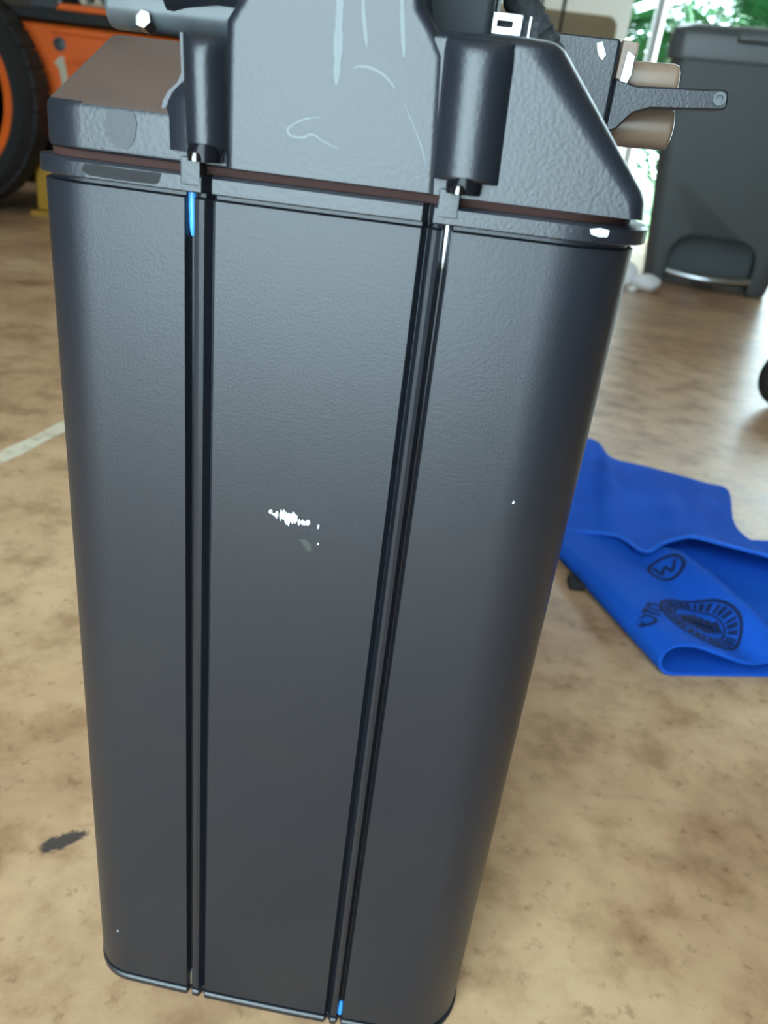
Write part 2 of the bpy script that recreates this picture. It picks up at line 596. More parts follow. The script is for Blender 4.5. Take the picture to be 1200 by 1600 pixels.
for cu, w, h, base, zt, back in ((-0.0298, 0.0050, 0.0062, 0.0012, 0.3466, 0.040), (0.0316, 0.0072, 0.0060, 0.0006, 0.3516, 0.04)):
    bm = bmesh.new()
    lv = []
    for z, hh, cc in ((0.3232, 0.80, 0.0), (0.3236, 0.95, 0.0), (0.3243, 1.0, 0.0), (0.333, 0.99, -0.0003), (zt - 0.0050, 0.96, -0.0007), (zt - 0.0030, 0.90, -0.0008), (zt - 0.0012, 0.68, -0.0009), (zt - 0.0002, 0.30, -0.0009), (zt, 0.02, -0.0009)):
        lv.append([(u, v, z) for u, v in boss_profile(cu + cc, w, h * hh, base, back)])
    add_loops(bm, lv)
    if cu < 0:      # flared foot on the outer side
        lv = []
        for z, ww, hh in ((0.3222, 0.0098, 0.0046), (0.3300, 0.0098, 0.0046), (0.3325, 0.0094, 0.0044), (0.3345, 0.0084, 0.0040), (0.3365, 0.0066, 0.0034), (0.3400, 0.0052, 0.0026)):
            lv.append([(min(u, cu + 0.003), v, z) for u, v in boss_profile(cu, ww, hh, 0.0022, 0.03)])
        add_loops(bm, lv)
    boss = mesh_obj('screw_boss', bm, 'lid', case, 50)
    bm = bmesh.new()
    add_lathe(bm, [(0.0001, 0.3206), (0.0040, 0.3206), (0.0042, 0.3226), (0.0034, 0.3244), (0.0016, 0.3252), (0.0001, 0.3254)], (cu, -0.0019, 0), (0, 0, 1), 28)
    mesh_obj('screw_recess', bm, 'gloss', boss)
    bm = bmesh.new()
    add_lathe(bm, [(0.0001, 0.3206), (0.0017, 0.3206), (0.0018, 0.3214), (0.0014, 0.3224), (0.0007, 0.3228), (0.0001, 0.3229)], (cu - 0.0010, -0.0052, 0), (0, 0, 1), 20)
    tag(mesh_obj('screw', bm, 'dark_steel', boss, 60), 'shiny screw head at the foot of a boss')

# glossy rods lying in the two outer slots, with added tips that imitate sky glints
for cu, top_m, bot_m in ((-0.0344, 'blue_glint', 'steel'), (0.02905, 'steel', 'blue_glint')):
    bm = bmesh.new()
    prof = [(0.00095, 0.0044), (0.00095, 0.3130)]
    add_lathe(bm, prof, (cu, 0.0034 + bulge(cu), 0), (0, 0, 1), 14)
    rod = mesh_obj('slot_rod', bm, 'gloss', case)
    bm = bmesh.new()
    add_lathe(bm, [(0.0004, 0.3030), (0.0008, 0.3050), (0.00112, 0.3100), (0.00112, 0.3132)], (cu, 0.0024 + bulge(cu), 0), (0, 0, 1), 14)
    tag(mesh_obj('slot_glint', bm, top_m, rod), 'bright blue tip added as a sky glint at the top of a slot' if top_m == 'blue_glint' else 'silvery tip added as a sky glint at the top of a slot')
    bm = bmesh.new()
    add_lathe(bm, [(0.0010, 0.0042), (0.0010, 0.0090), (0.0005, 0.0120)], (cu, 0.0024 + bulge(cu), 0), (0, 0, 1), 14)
    tag(mesh_obj('slot_glint', bm, bot_m, rod), 'pale blue tip added as a sky glint at the foot of a slot' if bot_m == 'blue_glint' else 'silvery tip added as a sky glint at the foot of a slot')

# pipe stub and funnel on the left shoulder
bm = bmesh.new()
add_lathe(bm, [(0.0030, -0.0715), (0.0052, -0.0712), (0.0056, -0.0700), (0.0056, -0.0520), (0.0056, -0.030)], (0, 0.042, 0.3545), (1, 0, 0), 32)
pipe = mesh_obj('pipe_stub', bm, 'tube', case, 40)
tag(pipe, 'grey pipe stub lying across the left shoulder')
bm = bmesh.new()
add_lathe(bm, [(0.0015, -0.003), (0.0023, -0.003), (0.0023, 0.0015), (0.0015, 0.0016)], (-0.0600, 0.0362, 0.3512), (0, -1, 0.25), 6)
mesh_obj('pipe_nut', bm, 'dark_steel', pipe, 30)
bm = bmesh.new()
add_lathe(bm, [(0.0070, -0.0545), (0.0092, -0.0535), (0.0092, -0.0515), (0.0080, -0.0480), (0.0062, -0.0400), (0.0058, -0.028)], (0, 0.040, 0.3595), (1, 0, -0.06), 32)
tag(mesh_obj('pipe_collar', bm, 'lid', pipe, 40), 'dark flared collar on the pipe stub')

# buckle, strap and sleeve above the right shoulder
bm = bmesh.new()
add_box(bm, 0.0262, 0.0435, 0.0300, 0.0330, 0.3530, 0.3600, bevel=0.0006)
strap = mesh_obj('strap', bm, 'hose', case)
for u in (0.0286, 0.0408):
    bm = bmesh.new()
    add_box(bm, u, u + 0.0005, 0.0292, 0.0301, 0.3560, 0.3606, bevel=0.0001)
    mesh_obj('strap_clip', bm, 'steel', strap)
bm = bmesh.new()
a, b, c, d = 0.0308, 0.0392, 0.3560, 0.3606
for q in ((a, b, c, c + 0.0017), (a, b, d - 0.0017, d), (a, a + 0.0024, c, d), (b - 0.0024, b, c, d)):
    add_box(bm, q[0], q[1], 0.0276, 0.0299, q[2], q[3], bevel=0.0003)
tag(mesh_obj('buckle', bm, 'steel', strap), 'silver rectangular buckle with a dark slot')
bm = bmesh.new()
path = smooth_path([(0.0310, 0.060, 0.3790), (0.0372, 0.058, 0.3690), (0.0425, 0.056, 0.3620), (0.0475, 0.056, 0.3560), (0.0500, 0.058, 0.3480)], 8)
add_tube(bm, path, [0.0045 + 0.0004 * math.sin(i * 2.4) for i in range(len(path))], 14)
tag(mesh_obj('cable_sleeve', bm, 'hose', case, 60), 'fuzzy black cable sleeve')

# bracket behind the right shoulder
bm = bmesh.new()
rounded_prism(bm, arc_poly([(0.040, 0.325), (0.0722, 0.325), (0.0716, 0.3668), (0.040, 0.3668)], [0, 0, 0.0012, 0.0012], 3), [0.0012] * 8, 0.098, 0.125)
br = mesh_obj('rear_bracket', bm, 'lid', case)
bm = bmesh.new()
rounded_prism(bm, arc_poly([(0.0722, 0.3520), (0.0772, 0.3560), (0.0778, 0.3666), (0.0724, 0.3668)], [0, 0.001, 0.001, 0], 3), [0.0006] * 8, 0.100, 0.118)
tag(mesh_obj('bracket_cheek', bm, 'roller', br), 'brown cheek of the bracket')
bm = bmesh.new()
rounded_prism(bm, [(0.0735, 0.3545), (0.0755, 0.3530), (0.0772, 0.3572), (0.0770, 0.3628), (0.0742, 0.3640)], [0.0003] * 5, 0.0988, 0.102)
tag(mesh_obj('bracket_plate', bm, 'steel', br), 'bright steel plate on the bracket')
bm = bmesh.new()
poly = arc_poly([(0.0722, 0.3400), (0.0757, 0.3413), (0.0800, 0.3465), (0.0850, 0.3484), (0.1093, 0.3504), (0.1084, 0.3562), (0.0795, 0.3545), (0.0722, 0.3560)],
                [0, 0.001, 0.004, 0.006, 0.0018, 0.0018, 0.006, 0], 4)
loops = []
for y, f in ((0.0985, 0.0006), (0.0991, 0.0), (0.1055, 0.0), (0.1061, 0.0006)):
    loops.append([(p.x, y, p.y) for p in inset_poly(poly, [f] * len(poly))])
add_loops(bm, loops)
arm = mesh_obj('lever_arm', bm, 'lid', br)
bm = bmesh.new()
add_lathe(bm, [(0.0012, 0), (0.0020, 0), (0.0020, 0.0012), (0.0012, 0.0012), (0.0011, 0.0002)], (0.1058, 0.0986, 0.3534), (0, -1, 0), 20)
mesh_obj('arm_eyelet', bm, 'bin_lid', br)
for z, u0, u1, r in ((0.3548, 0.0745, 0.0945, 0.0058), (0.3410, 0.0755, 0.0962, 0.0068)):
    bm = bmesh.new()
    add_lathe(bm, [(r * 0.6, u0), (r * 0.9, u0 + 0.0004), (r, u0 + 0.0018), (r, u1 - 0.002), (r * 0.92, u1 - 0.0006), (r * 0.7, u1), (0.0001, u1)], (0, 0.114, z), (1, 0, 0.03), 32)
    mesh_obj('roller', bm, 'roller', br, 50)


# scuffs and marks on the case (thin films of chipped plastic)
def film(name, pts, y, m, label=None):
    bm = bmesh.new()
    fr = [bm.verts.new((u, y + (0 if y > 0 else bulge(u)), z)) for u, z in pts]
    bm.faces.new(fr)
    r = bmesh.ops.extrude_face_region(bm, geom=bm.faces[:])
    for v in r['geom']:
        if isinstance(v, bmesh.types.BMVert):
            v.co.y += 0.0003
    return tag(mesh_obj(name, bm, m, case, 0), label)


def scratch(pts, y, w, m):
    ctr = smooth_path([(u, 0, z) for u, z in pts], 5)
    left, right = [], []
    for i, p in enumerate(ctr):
        d = (ctr[min(i + 1, len(ctr) - 1)] - ctr[max(i - 1, 0)]).normalized()
        t = i / (len(ctr) - 1)
        ww = w * (0.25 + 0.75 * math.sin(math.pi * t) ** 0.6) * (0.7 + 0.6 * abs(noise.noise((p.x * 900, p.z * 900, 0.5))))
        left.append((p.x - d.z * ww, p.z + d.x * ww))
        right.append((p.x + d.z * ww, p.z - d.x * ww))
    bm = bmesh.new()
    A = [bm.verts.new((u, y, z)) for u, z in left]
    B = [bm.verts.new((u, y, z)) for u, z in right]
    for i in range(len(A) - 1):
        bm.faces.new((A[i], B[i], B[i + 1], A[i + 1]))
    return mesh_obj('scratch', bm, m, case, 0)


yp = -0.00068
scratch([(-0.0026, 0.333), (-0.007, 0.332), (-0.0104, 0.3299), (-0.0098, 0.3284), (-0.0068, 0.3283), (-0.0049, 0.3292), (-0.0022, 0.3281), (0.0014, 0.3269)], yp, 0.00032, 'grey_scuff')
scratch([(0.0034, 0.3435), (0.0067, 0.3439), (0.0105, 0.3427), (0.0133, 0.3404)], yp, 0.00035, 'grey_scuff')
scratch([(0.0154, 0.3379), (0.019, 0.3324), (0.0213, 0.328), (0.0221, 0.3254)], yp, 0.00018, 'grey_scuff')
scratch([(-0.0006, 0.3600), (-0.0004, 0.3520), (-0.0001, 0.3450), (0.0000, 0.3397)], yp, 0.0011, 'grey_scuff')
scratch([(0.0042, 0.3585), (0.0050, 0.3530), (0.0062, 0.3476)], yp, 0.0005, 'grey_scuff')
scratch([(0.0128, 0.3575), (0.0136, 0.3520), (0.0146, 0.3465)], yp, 0.0006, 'grey_scuff')
# chipped nick in the middle of the body
rnd = random.Random(3)
for i in range(13):
    t = i / 12
    u = -0.0100 + 0.0108 * t + rnd.uniform(-.0003, .0003)
    z = 0.2306 - 0.0020 * t + rnd.uniform(-.0005, .0005)
    h = (0.0007 + 0.0013 * rnd.random()) * (1.25 if 2 < i < 10 else 0.6)
    w = 0.0003 + 0.0004 * rnd.random()
    film('chip', [(u - w, z - h * .5), (u, z - h), (u + w, z - h * .2), (u + w * .8, z + h * .7), (u - w * .2, z + h), (u - w * 1.1, z + h * .3)], -0.00014, 'white_scuff')
for u, z, h in ((0.0040, 0.2283, 0.0007), (0.0043, 0.2227, 0.0004), (0.0572, 0.2448, 0.0004), (-0.0770 + 0.012, 0.030, 0.0003)):
    film('chip', [(u - .0003, z - h), (u + .0002, z - h * .8), (u + .0003, z + h * .6), (u - .0001, z + h)], -0.00014, 'white_scuff')
film('scuff', [(-0.0014, 0.2232), (0.0002, 0.2215), (0.0016, 0.2196), (0.0024, 0.2204), (0.0021, 0.2222), (0.0006, 0.2236)], -0.00010, 'faint_scuff')
film('chip', [(0.0618, 0.3166), (0.0640, 0.3171), (0.0662, 0.3168), (0.0660, 0.3154), (0.0640, 0.3152), (0.0622, 0.3156)], -0.00268, 'white_scuff', 'white chip on the rim')
film('smear', [(-0.0600, 0.3168), (-0.0575, 0.3170), (-0.0500, 0.3168), (-0.0404, 0.3169), (-0.0410, 0.3148), (-0.0420, 0.3142), (-0.0517, 0.3141), (-0.0590, 0.3143), (-0.0608, 0.3152)], -0.00266, 'smear', 'wet dark smear on the rim')
film('smear', [(-0.0545, 0.3290), (-0.0515, 0.3294), (-0.0481, 0.3290), (-0.0474, 0.3270), (-0.0479, 0.3240), (-0.0490, 0.3216), (-0.0510, 0.3210), (-0.0533, 0.3216), (-0.0549, 0.3235), (-0.0555, 0.3260)], 0.00050, 'smear_dull', 'dull oval smear on the left shoulder')
# white chip on the bracket
bm = bmesh.new()
f = [bm.verts.new((u, 0.0976, z)) for u, z in ((0.0640, 0.3648), (0.0656, 0.3655), (0.0664, 0.3640), (0.0676, 0.3620), (0.0668, 0.3603), (0.0656, 0.3612), (0.0646, 0.3628))]
bm.faces.new(f)
r = bmesh.ops.extrude_face_region(bm, geom=bm.faces[:])
for v in r['geom']:
    if isinstance(v, bmesh.types.BMVert):
        v.co.y += 0.0008
mesh_obj('chip', bm, 'white_scuff', br, 0)

# ------------------------------------------------------------------ blue towel
bm = bmesh.new()


def sheet(rows, thick=0.0028):
    """thick sheet from rows of points; returns nothing, adds to bm"""
    nr, nc = len(rows), len(rows[0])
    nrm = []
    for i in range(nr):
        line = []
        for j in range(nc):
            a = rows[min(i + 1, nr - 1)][j] - rows[max(i - 1, 0)][j]
            b = rows[i][min(j + 1, nc - 1)] - rows[i][max(j - 1, 0)]
            n_ = a.cross(b)
            line.append(n_.normalized() if n_.length > 1e-9 else Vector((0, 0, 1)))
        nrm.append(line)
    T = [[bm.verts.new(rows[i][j] + nrm[i][j] * thick / 2) for j in range(nc)] for i in range(nr)]
    B = [[bm.verts.new(rows[i][j] - nrm[i][j] * thick / 2) for j in range(nc)] for i in range(nr)]
    for i in range(nr - 1):
        for j in range(nc - 1):
            bm.faces.new((T[i][j], T[i][j + 1], T[i + 1][j + 1], T[i + 1][j]))
            bm.faces.new((B[i][j], B[i + 1][j], B[i + 1][j + 1], B[i][j + 1]))
    for i in range(nr - 1):
        bm.faces.new((T[i][0], T[i + 1][0], B[i + 1][0], B[i][0]))
        bm.faces.new((T[i][-1], B[i][-1], B[i + 1][-1], T[i + 1][-1]))
    for j in range(nc - 1):
        bm.faces.new((T[0][j], B[0][j], B[0][j + 1], T[0][j + 1]))
        bm.faces.new((T[-1][j], T[-1][j + 1], B[-1][j + 1], B[-1][j]))


# lower half: folded over along its left edge, cut ends towards the camera
F0, F1 = Vector((0.1455, 0.690, 0)), Vector((0.2115, 0.466, 0))     # fold line, far to near
E0, E1 = Vector((0.470, 0.720, 0)), Vector((0.450, 0.508, 0))      # far end of the layers on the right
ridge_a, ridge_b = Vector((0.260, 0.640, 0)), Vector((0.304, 0.488, 0))


def ridge_h(x, y):
    p = Vector((x, y, 0))
    d = (ridge_b - ridge_a)
    t = (p - ridge_a).dot(d) / d.length_squared
    dist = (p - ridge_a).cross(d).z / d.length
    w = 0.016 if dist > 0 else 0.019
    return 0.024 * math.exp(-(dist / w) ** 2) * (1 / (1 + math.exp(-(t + 0.02) * 14)))


rows = []
NS = 34
for i in range(NS + 1):
    s = i / NS
    fo = F0.lerp(F1, s)
    en = E0.lerp(E1, s)
    dr = (en - fo)
    ln = dr.length
    dr.normalize()
    hl = 0.0055 + 0.0075 * s ** 1.5               # height of the fold loop
    line = []
    for k in range(16):                            # bottom layer, right to left
        t = 1 - k / 16
        p = fo + dr * (hl + (ln - hl) * t)
        line.append(Vector((p.x, p.y, 0.0022)))
    for k in range(9):                             # the fold
        a = -math.pi / 2 - math.pi * k / 8
        p = fo + dr * (hl + hl * 1.0 * math.cos(a))
        line.append(Vector((p.x, p.y, 0.0022 + hl + hl * math.sin(a))))
    for k in range(1, 41):                         # top layer, left to right
        t = k / 40
        p = fo + dr * (hl + (ln - hl) * t)
        fall = math.exp(-(t * ln / (0.055 + 0.02 * (1 - s))) ** 2)
        z = 0.0062 + (2 * hl + 0.0022 - 0.0062) * fall
        z += ridge_h(p.x, p.y) * (1 - fall * 0.6) * (0.35 + 0.65 * min(1, (1 - s) * 6))
        z += 0.0016 * noise.noise((p.x * 22, p.y * 22, 0.3))
        line.append(Vector((p.x, p.y, z)))
    rows.append(line)
sheet(rows, 0.0026)

# upper half: a flap thrown back, its hem lapping over the lower half
B_ = [(0.205, 0.975), (0.262, 0.965), (0.272, 0.905), (0.312, 0.888), (0.350, 0.870), (0.375, 0.856), (0.396, 0.841), (0.368, 0.742), (0.382, 0.690), (0.420, 0.640)]
H_ = [(0.150, 0.664), (0.190, 0.667), (0.222, 0.660), (0.240, 0.630), (0.259, 0.640), (0.281, 0.650), (0.290, 0.650), (0.305, 0.645), (0.372, 0.627), (0.415, 0.600)]
HZ = [0.010, 0.012, 0.016, 0.0175, 0.024, 0.028, 0.029, 0.029, 0.026, 0.022]
bk = smooth_path([(x, y, 0.006) for x, y in B_], 5)
fr = smooth_path([(x, y, z) for (x, y), z in zip(H_, HZ)], 5)
rows = []
for i in range(15):
    t = i / 14
    line = []
    for j, (a, b) in enumerate(zip(bk, fr)):
        p = a.lerp(b, t)
        z = a.z * (1 - t) + b.z * t ** 1.3 + 0.002 * t
        z += 0.0035 * math.sin(t * math.pi) * noise.noise((p.x * 14, p.y * 14, 2.1)) + math.sin(math.pi * t) ** 0.7 * (0.013 * math.exp(-((j - 8.5) / 1.6) ** 2) + 0.006 * math.exp(-((j - 15 - 9 * t) / 2.2) ** 2) + 0.007 * math.exp(-((j - 24 - 4 * t) / 2.4) ** 2))
        line.append(Vector((p.x, p.y, max(z, 0.005))))
    rows.append(line)
hem_line = [v.copy() for v in rows[-1]]
sheet(rows[::-1], 0.0028)
bvh_bm = bm.copy()
towel = mesh_obj('towel', bm, 'towel', None, 60)
tag(towel, 'blue microfibre towel lying folded on the floor, printed with a dark round emblem', 'towel')
bvh = BVHTree.FromBMesh(bvh_bm)

bm = bmesh.new()
add_tube(bm, [p + Vector((0, -0.001, 0)) for p in hem_line], 0.0019, 8)
mesh_obj('hem', bm, 'hem', towel)


def drop(x, y):
    h = bvh.ray_cast(Vector((x, y, 0.5)), Vector((0, 0, -1)))
    return (h[0].z if h[0] is not None else 0.004) + 0.0006


def print_poly(bm, polys):
    for pl in polys:
        zs = [drop(x, y) for x, y in pl]
        if min(zs) < 0.0055 or max(zs) - min(zs) > 0.012:
            continue          # off the printed side of the cloth
        vs = [bm.verts.new((x, y, z)) for (x, y), z in zip(pl, zs)]
        bm.faces.new(vs)


def ring(cx, cy, r0, r1, a0=0, a1=360, n=40, sx=1.0):
    out = []
    for k in range(n):
        a, b = (math.radians(a0 + (a1 - a0) * q / n) for q in (k, k + 1))
        for m_ in range(2):
            p, q = r0 + (r1 - r0) * m_ / 2, r0 + (r1 - r0) * (m_ + 1) / 2
            out.append([(cx + p * sx * math.cos(a), cy + p * math.sin(a)), (cx + q * sx * math.cos(a), cy + q * math.sin(a)),
                        (cx + q * sx * math.cos(b), cy + q * math.sin(b)), (cx + p * sx * math.cos(b), cy + p * math.sin(b))])
    return out


bm = bmesh.new()
CX, CY = 0.2560, 0.520
bm2 = []
bm2 += ring(CX, CY, 0.0335, 0.0365, sx=0.85)
bm2 += ring(CX, CY, 0.0215, 0.0235, sx=0.85)
for k in range(30):
    a = 360 / 30 * k
    bm2 += ring(CX, CY, 0.0245, 0.0325, a, a + (9 if k % 3 else 6), 2, 0.85)
for q in range(-3, 4):
    bm2 += [[(CX + q * 0.0048 - 0.0020, CY - 0.015 + abs(q) * 0.002), (CX + q * 0.0048 + 0.0020, CY - 0.015 + abs(q) * 0.002),
             (CX + q * 0.0048 + 0.0024, CY + 0.015 - abs(q) * 0.003), (CX + q * 0.0048 - 0.0012, CY + 0.015 - abs(q) * 0.003)]]
bm2 += [[(CX - 0.016, CY - 0.003), (CX + 0.016, CY - 0.003), (CX + 0.016, CY + 0.003), (CX - 0.016, CY + 0.003)]]
print_poly(bm, bm2)
tag(mesh_obj('printed_emblem', bm, 'print', towel, 0), 'dark round printed emblem')

# small emblem by the hem: ring with a W-like leaf
bm = bmesh.new()
cx, cy = 0.2525, 0.603
pl = ring(cx, cy, 0.0125, 0.0165, n=28, sx=0.90)
zz = [(-.008, .006), (-.004, -.007), (0, .004), (.004, -.007), (.008, .006)]
for (x0, y0), (x1, y1) in zip(zz, zz[1:]):
    pl.append([(cx + x0 - .0014, cy + y0), (cx + x0 + .0014, cy + y0), (cx + x1 + .0014, cy + y1), (cx + x1 - .0014, cy + y1)])
print_poly(bm, pl)
tag(mesh_obj('printed_emblem', bm, 'print', towel, 0), 'small dark round printed emblem near the hem')

# lettering beside the big emblem
cu = bpy.data.curves.new('letters', 'FONT')
cu.body = 'OTO'
cu.size = 0.018
cu.resolution_u = 4
cu.offset = 0.0006
to = bpy.data.objects.new('letters', cu)
COL.objects.link(to)
dg = bpy.context.evaluated_depsgraph_get()
tm = bpy.data.meshes.new_from_object(to.evaluated_get(dg))
bpy.data.objects.remove(to)
rz = Matrix.Rotation(math.radians(63), 3, 'Z')
bm = bmesh.new()
bm.from_mesh(tm)
for v in bm.verts:
    q = rz @ v.co
    x, y = 0.2110 + q.x, 0.4920 + q.y
    v.co = (x, y, drop(x, y))
tag(mesh_obj('printed_lettering', bm, 'print', towel, 0), 'dark printed letters')
# dark cloth tag peeping out on the left
bm = bmesh.new()
add_box(bm, 0.166, 0.180, 0.575, 0.592, 0.0004, 0.008, bevel=0.002)
tag(mesh_obj('sewn_tag', bm, 'rubber', towel), 'small black sewn tag')

# ------------------------------------------------------------------ pedal bin
pb = thing('pedal_bin', (0.955, 2.66, 0), math.radians(-15), 'tall grey plastic pedal bin in front of the garden opening', 'bin')


def rrect(w, d, r, z, cy):
    pts = arc_poly([(-w / 2, cy - d / 2), (w / 2, cy - d / 2), (w / 2, cy + d / 2), (-w / 2, cy + d / 2)], [r] * 4, 6)
    return [(p.x, p.y, z) for p in pts]


bm = bmesh.new()
lv = [(0.0, 0.385, 0.30), (0.01, 0.395, 0.31), (0.35, 0.475, 0.36), (0.655, 0.545, 0.40)]
add_loops(bm, [rrect(w, d, 0.045, z, 0.16) for z, w, d in lv])
body = mesh_obj('bin_body', bm, 'bin', pb)
bm = bmesh.new()
apoly = arc_poly([(-0.135, -0.05), (0.135, -0.05), (0.135, 0.165), (-0.135, 0.165)], [0, 0, 0.07, 0.07], 8)
add_loops(bm, [[(p.x, y, p.y) for p in apoly] for y in (-0.25, 0.11)])
cut = mesh_obj('cutter', bm, 'bin', pb)
md = body.modifiers.new('cut', 'BOOLEAN')
md.operation = 'DIFFERENCE'
md.object = cut
bpy.context.view_layer.update()
dg = bpy.context.evaluated_depsgraph_get()
nm = bpy.data.meshes.new_from_object(body.evaluated_get(dg))
body.modifiers.clear()
body.data = nm
bpy.data.objects.remove(cut)
nm.set_sharp_from_angle(angle=math.radians(35))
wn = body.modifiers.new('weighted_normal', 'WEIGHTED_NORMAL')
wn.keep_sharp = True
bm = bmesh.new()
add_loops(bm, [rrect(w, d, 0.05, z, 0.16) for z, w, d in ((0.640, 0.560, 0.415), (0.648, 0.568, 0.422), (0.700, 0.572, 0.428), (0.722, 0.560, 0.41), (0.735, 0.52, 0.37))])
lid = mesh_obj('bin_lid', bm, 'bin_lid', pb)
bm = bmesh.new()
add_box(bm, -0.10, 0.26, -0.075, -0.045, 0.690, 0.712, bevel=0.008, seg=3)
tag(mesh_obj('lid_handle', bm, 'bin_lid', lid), 'pale grip along the lid edge')
bm = bmesh.new()
path = [(-0.128 + 0.256 * k / 12, -0.022 - 0.018 * math.sin(math.pi * k / 12), 0.045 - 0.008 * math.sin(math.pi * k / 12)) for k in range(13)]
add_tube(bm, path, 0.013, 12)
add_box(bm, -0.03, 0.03, -0.02, 0.06, 0.025, 0.04, bevel=0.004)
tag(mesh_obj('foot_pedal', bm, 'steel', pb, 50), 'chrome foot pedal')

# crumpled white bag beside the bin
bm = bmesh.new()
for (cx, cy, cz, rx, ry, rz_) in ((0.655, 2.50, 0.038, 0.034, 0.04, 0.038), (0.715, 2.47, 0.024, 0.042, 0.04, 0.024)):
    m_ = Matrix.Translation((cx, cy, cz)) @ Matrix.Diagonal((rx, ry, rz_, 1))
    bmesh.ops.create_icosphere(bm, subdivisions=4, radius=1, matrix=m_)
for v in bm.verts:
    n_ = noise.noise_vector(v.co * 30) * 0.006
    v.co += n_
    v.co.z = max(v.co.z, 0.0005)
tag(mesh_obj('plastic_bag', bm, 'bag', None, 30), 'small crumpled white plastic bag on the floor beside the pedal bin', 'bag')

# small wheel at the right edge of the picture
wl = thing('caster_wheel', (0.637, 1.27, 0), math.radians(8), 'small black rubber wheel with a grey hub standing on the floor at the right edge', 'wheel')
bm = bmesh.new()
add_lathe(bm, [(0.030, -0.016), (0.044, -0.016), (0.050, -0.010), (0.051, 0.0), (0.050, 0.010), (0.044, 0.016), (0.030, 0.016), (0.030, -0.016)], (0, 0, 0.051), (0, 1, 0), 40)
mesh_obj('tyre', bm, 'rubber', wl, 50)
bm = bmesh.new()
add_lathe(bm, [(0.004, -0.020), (0.010, -0.019), (0.012, -0.010), (0.0305, -0.012), (0.0305, 0.012), (0.004, 0.02)], (0, 0, 0.051), (0, 1, 0), 32)
mesh_obj('hub', bm, 'tube', wl, 40)

# ------------------------------------------------------------------ orange machine on the left
mc = thing('utility_machine', (-1.15, 2.55, 0), 0, 'orange utility machine with a large black tyre, parked at the left', 'machine')
bm = bmesh.new()
add_box(bm, -0.30, 0.62, 0.0, 0.60, 0.22, 0.525, bevel=0.012, seg=3)
mesh_obj('body_panel', bm, 'orange', mc)
bm = bmesh.new()
add_box(bm, 0.03, 0.50, -0.008, 0.01, 0.50, 0.517, bevel=0.004)
add_box(bm, 0.06, 0.50, -0.006, 0.01, 0.425, 0.437, bevel=0.004)
mesh_obj('panel_ridge', bm, 'orange', mc)
bm = bmesh.new()
add_box(bm, -0.32, 0.64, -0.03, 0.62, 0.528, 0.556, bevel=0.006)
mesh_obj('trim_band', bm, 'rubber', mc)
bm = bmesh.new()
add_box(bm, 0.05, 0.62, -0.02, 0.60, 0.557, 0.575, bevel=0.005)
mesh_obj('bonnet_lip', bm, 'orange', mc)
bm = bmesh.new()
add_box(bm, 0.10, 0.50, 0.02, 0.40, 0.576, 0.70, bevel=0.015, seg=3)
eng = mesh_obj('engine_block', bm, 'cream', mc)
for k in range(5):
    bm = bmesh.new()
    add_lathe(bm, [(0.004, -0.004), (0.013, -0.004), (0.013, 0.006), (0.004, 0.004)], (0.14 + 0.042 * k, 0.016, 0.600), (0, -1, 0), 16)
    mesh_obj('bolt', bm, 'tube', eng)
bm = bmesh.new()
add_box(bm, -0.02, 0.07, -0.02, 0.2, 0.556, 0.66, bevel=0.008)
mesh_obj('filler_box', bm, 'tube', mc)
bm = bmesh.new()
add_box(bm, -0.34, 0.66, 0.02, 0.62, 0.085, 0.225, bevel=0.01)
mesh_obj('chassis', bm, 'rubber', mc)
bm = bmesh.new()
add_lathe(bm, [(0.003, 0), (0.018, 0), (0.018, 0.006), (0.003, 0.009)], (0.050, 0.002, 0.474), (0, -1, 0), 20)
mesh_obj('rivet', bm, 'tube', mc)
bm = bmesh.new()
bm.faces.new([bm.verts.new((x, -0.003, z)) for x, z in ((0.030, 0.425), (0.050, 0.443), (0.060, 0.443), (0.074, 0.352), (0.053, 0.350), (0.044, 0.413))])
r = bmesh.ops.extrude_face_region(bm, geom=bm.faces[:])
for v in r['geom']:
    if isinstance(v, bmesh.types.BMVert):
        v.co.y += 0.004
tag(mesh_obj('number_mark', bm, 'cream', mc, 0), 'cream painted figure 1')
# wheel in front of the panel
bm = bmesh.new()
add_lathe(bm, [(0.252, -0.06), (0.29, -0.075), (0.302, -0.06), (0.313, -0.03), (0.315, 0.0), (0.313, 0.03), (0.302, 0.06), (0.252, 0.06), (0.252, -0.06)], (-0.276, -0.11, 0.317), (0, 1, 0), 64)
ty = mesh_obj('tyre', bm, 'rubber', mc, 40)
for k in range(36):
    a = 2 * math.pi * k / 36
    bm = bmesh.new()
    add_box(bm, -0.024, 0.024, -0.045, 0.045, 0.305, 0.3168, bevel=0.002, seg=1)
    bmesh.ops.transform(bm, matrix=Matrix.Translation((-0.276, -0.11, 0.317)) @ Matrix.Rotation(a, 4, 'Y'), verts=bm.verts[:])
    mesh_obj('tread_block', bm, 'rubber', ty)
bm = bmesh.new()
add_lathe(bm, [(0.02, -0.058), (0.07, -0.058), (0.08, -0.050), (0.215, -0.054), (0.235, -0.062), (0.254, -0.064), (0.254, 0.05), (0.02, 0.05)], (-0.276, -0.11, 0.317), (0, 1, 0), 48)
mesh_obj('wheel_disc', bm, 'orange', mc, 40)
bm = bmesh.new()
add_lathe(bm, [(0.01, -0.05), (0.035, -0.05), (0.04, 0.14)], (-0.276, -0.11, 0.317), (0, 1, 0), 20)
mesh_obj('axle', bm, 'tube', mc)
bm = bmesh.new()
add_box(bm, -0.05, 0.06, -0.06, 0.10, 0.0, 0.015, bevel=0.003)
add_box(bm, -0.035, 0.045, -0.045, 0.08, 0.015, 0.16, bevel=0.008)
st = mesh_obj('support_block', bm, 'yellow', mc)
tag(st, 'yellow support block under the machine')

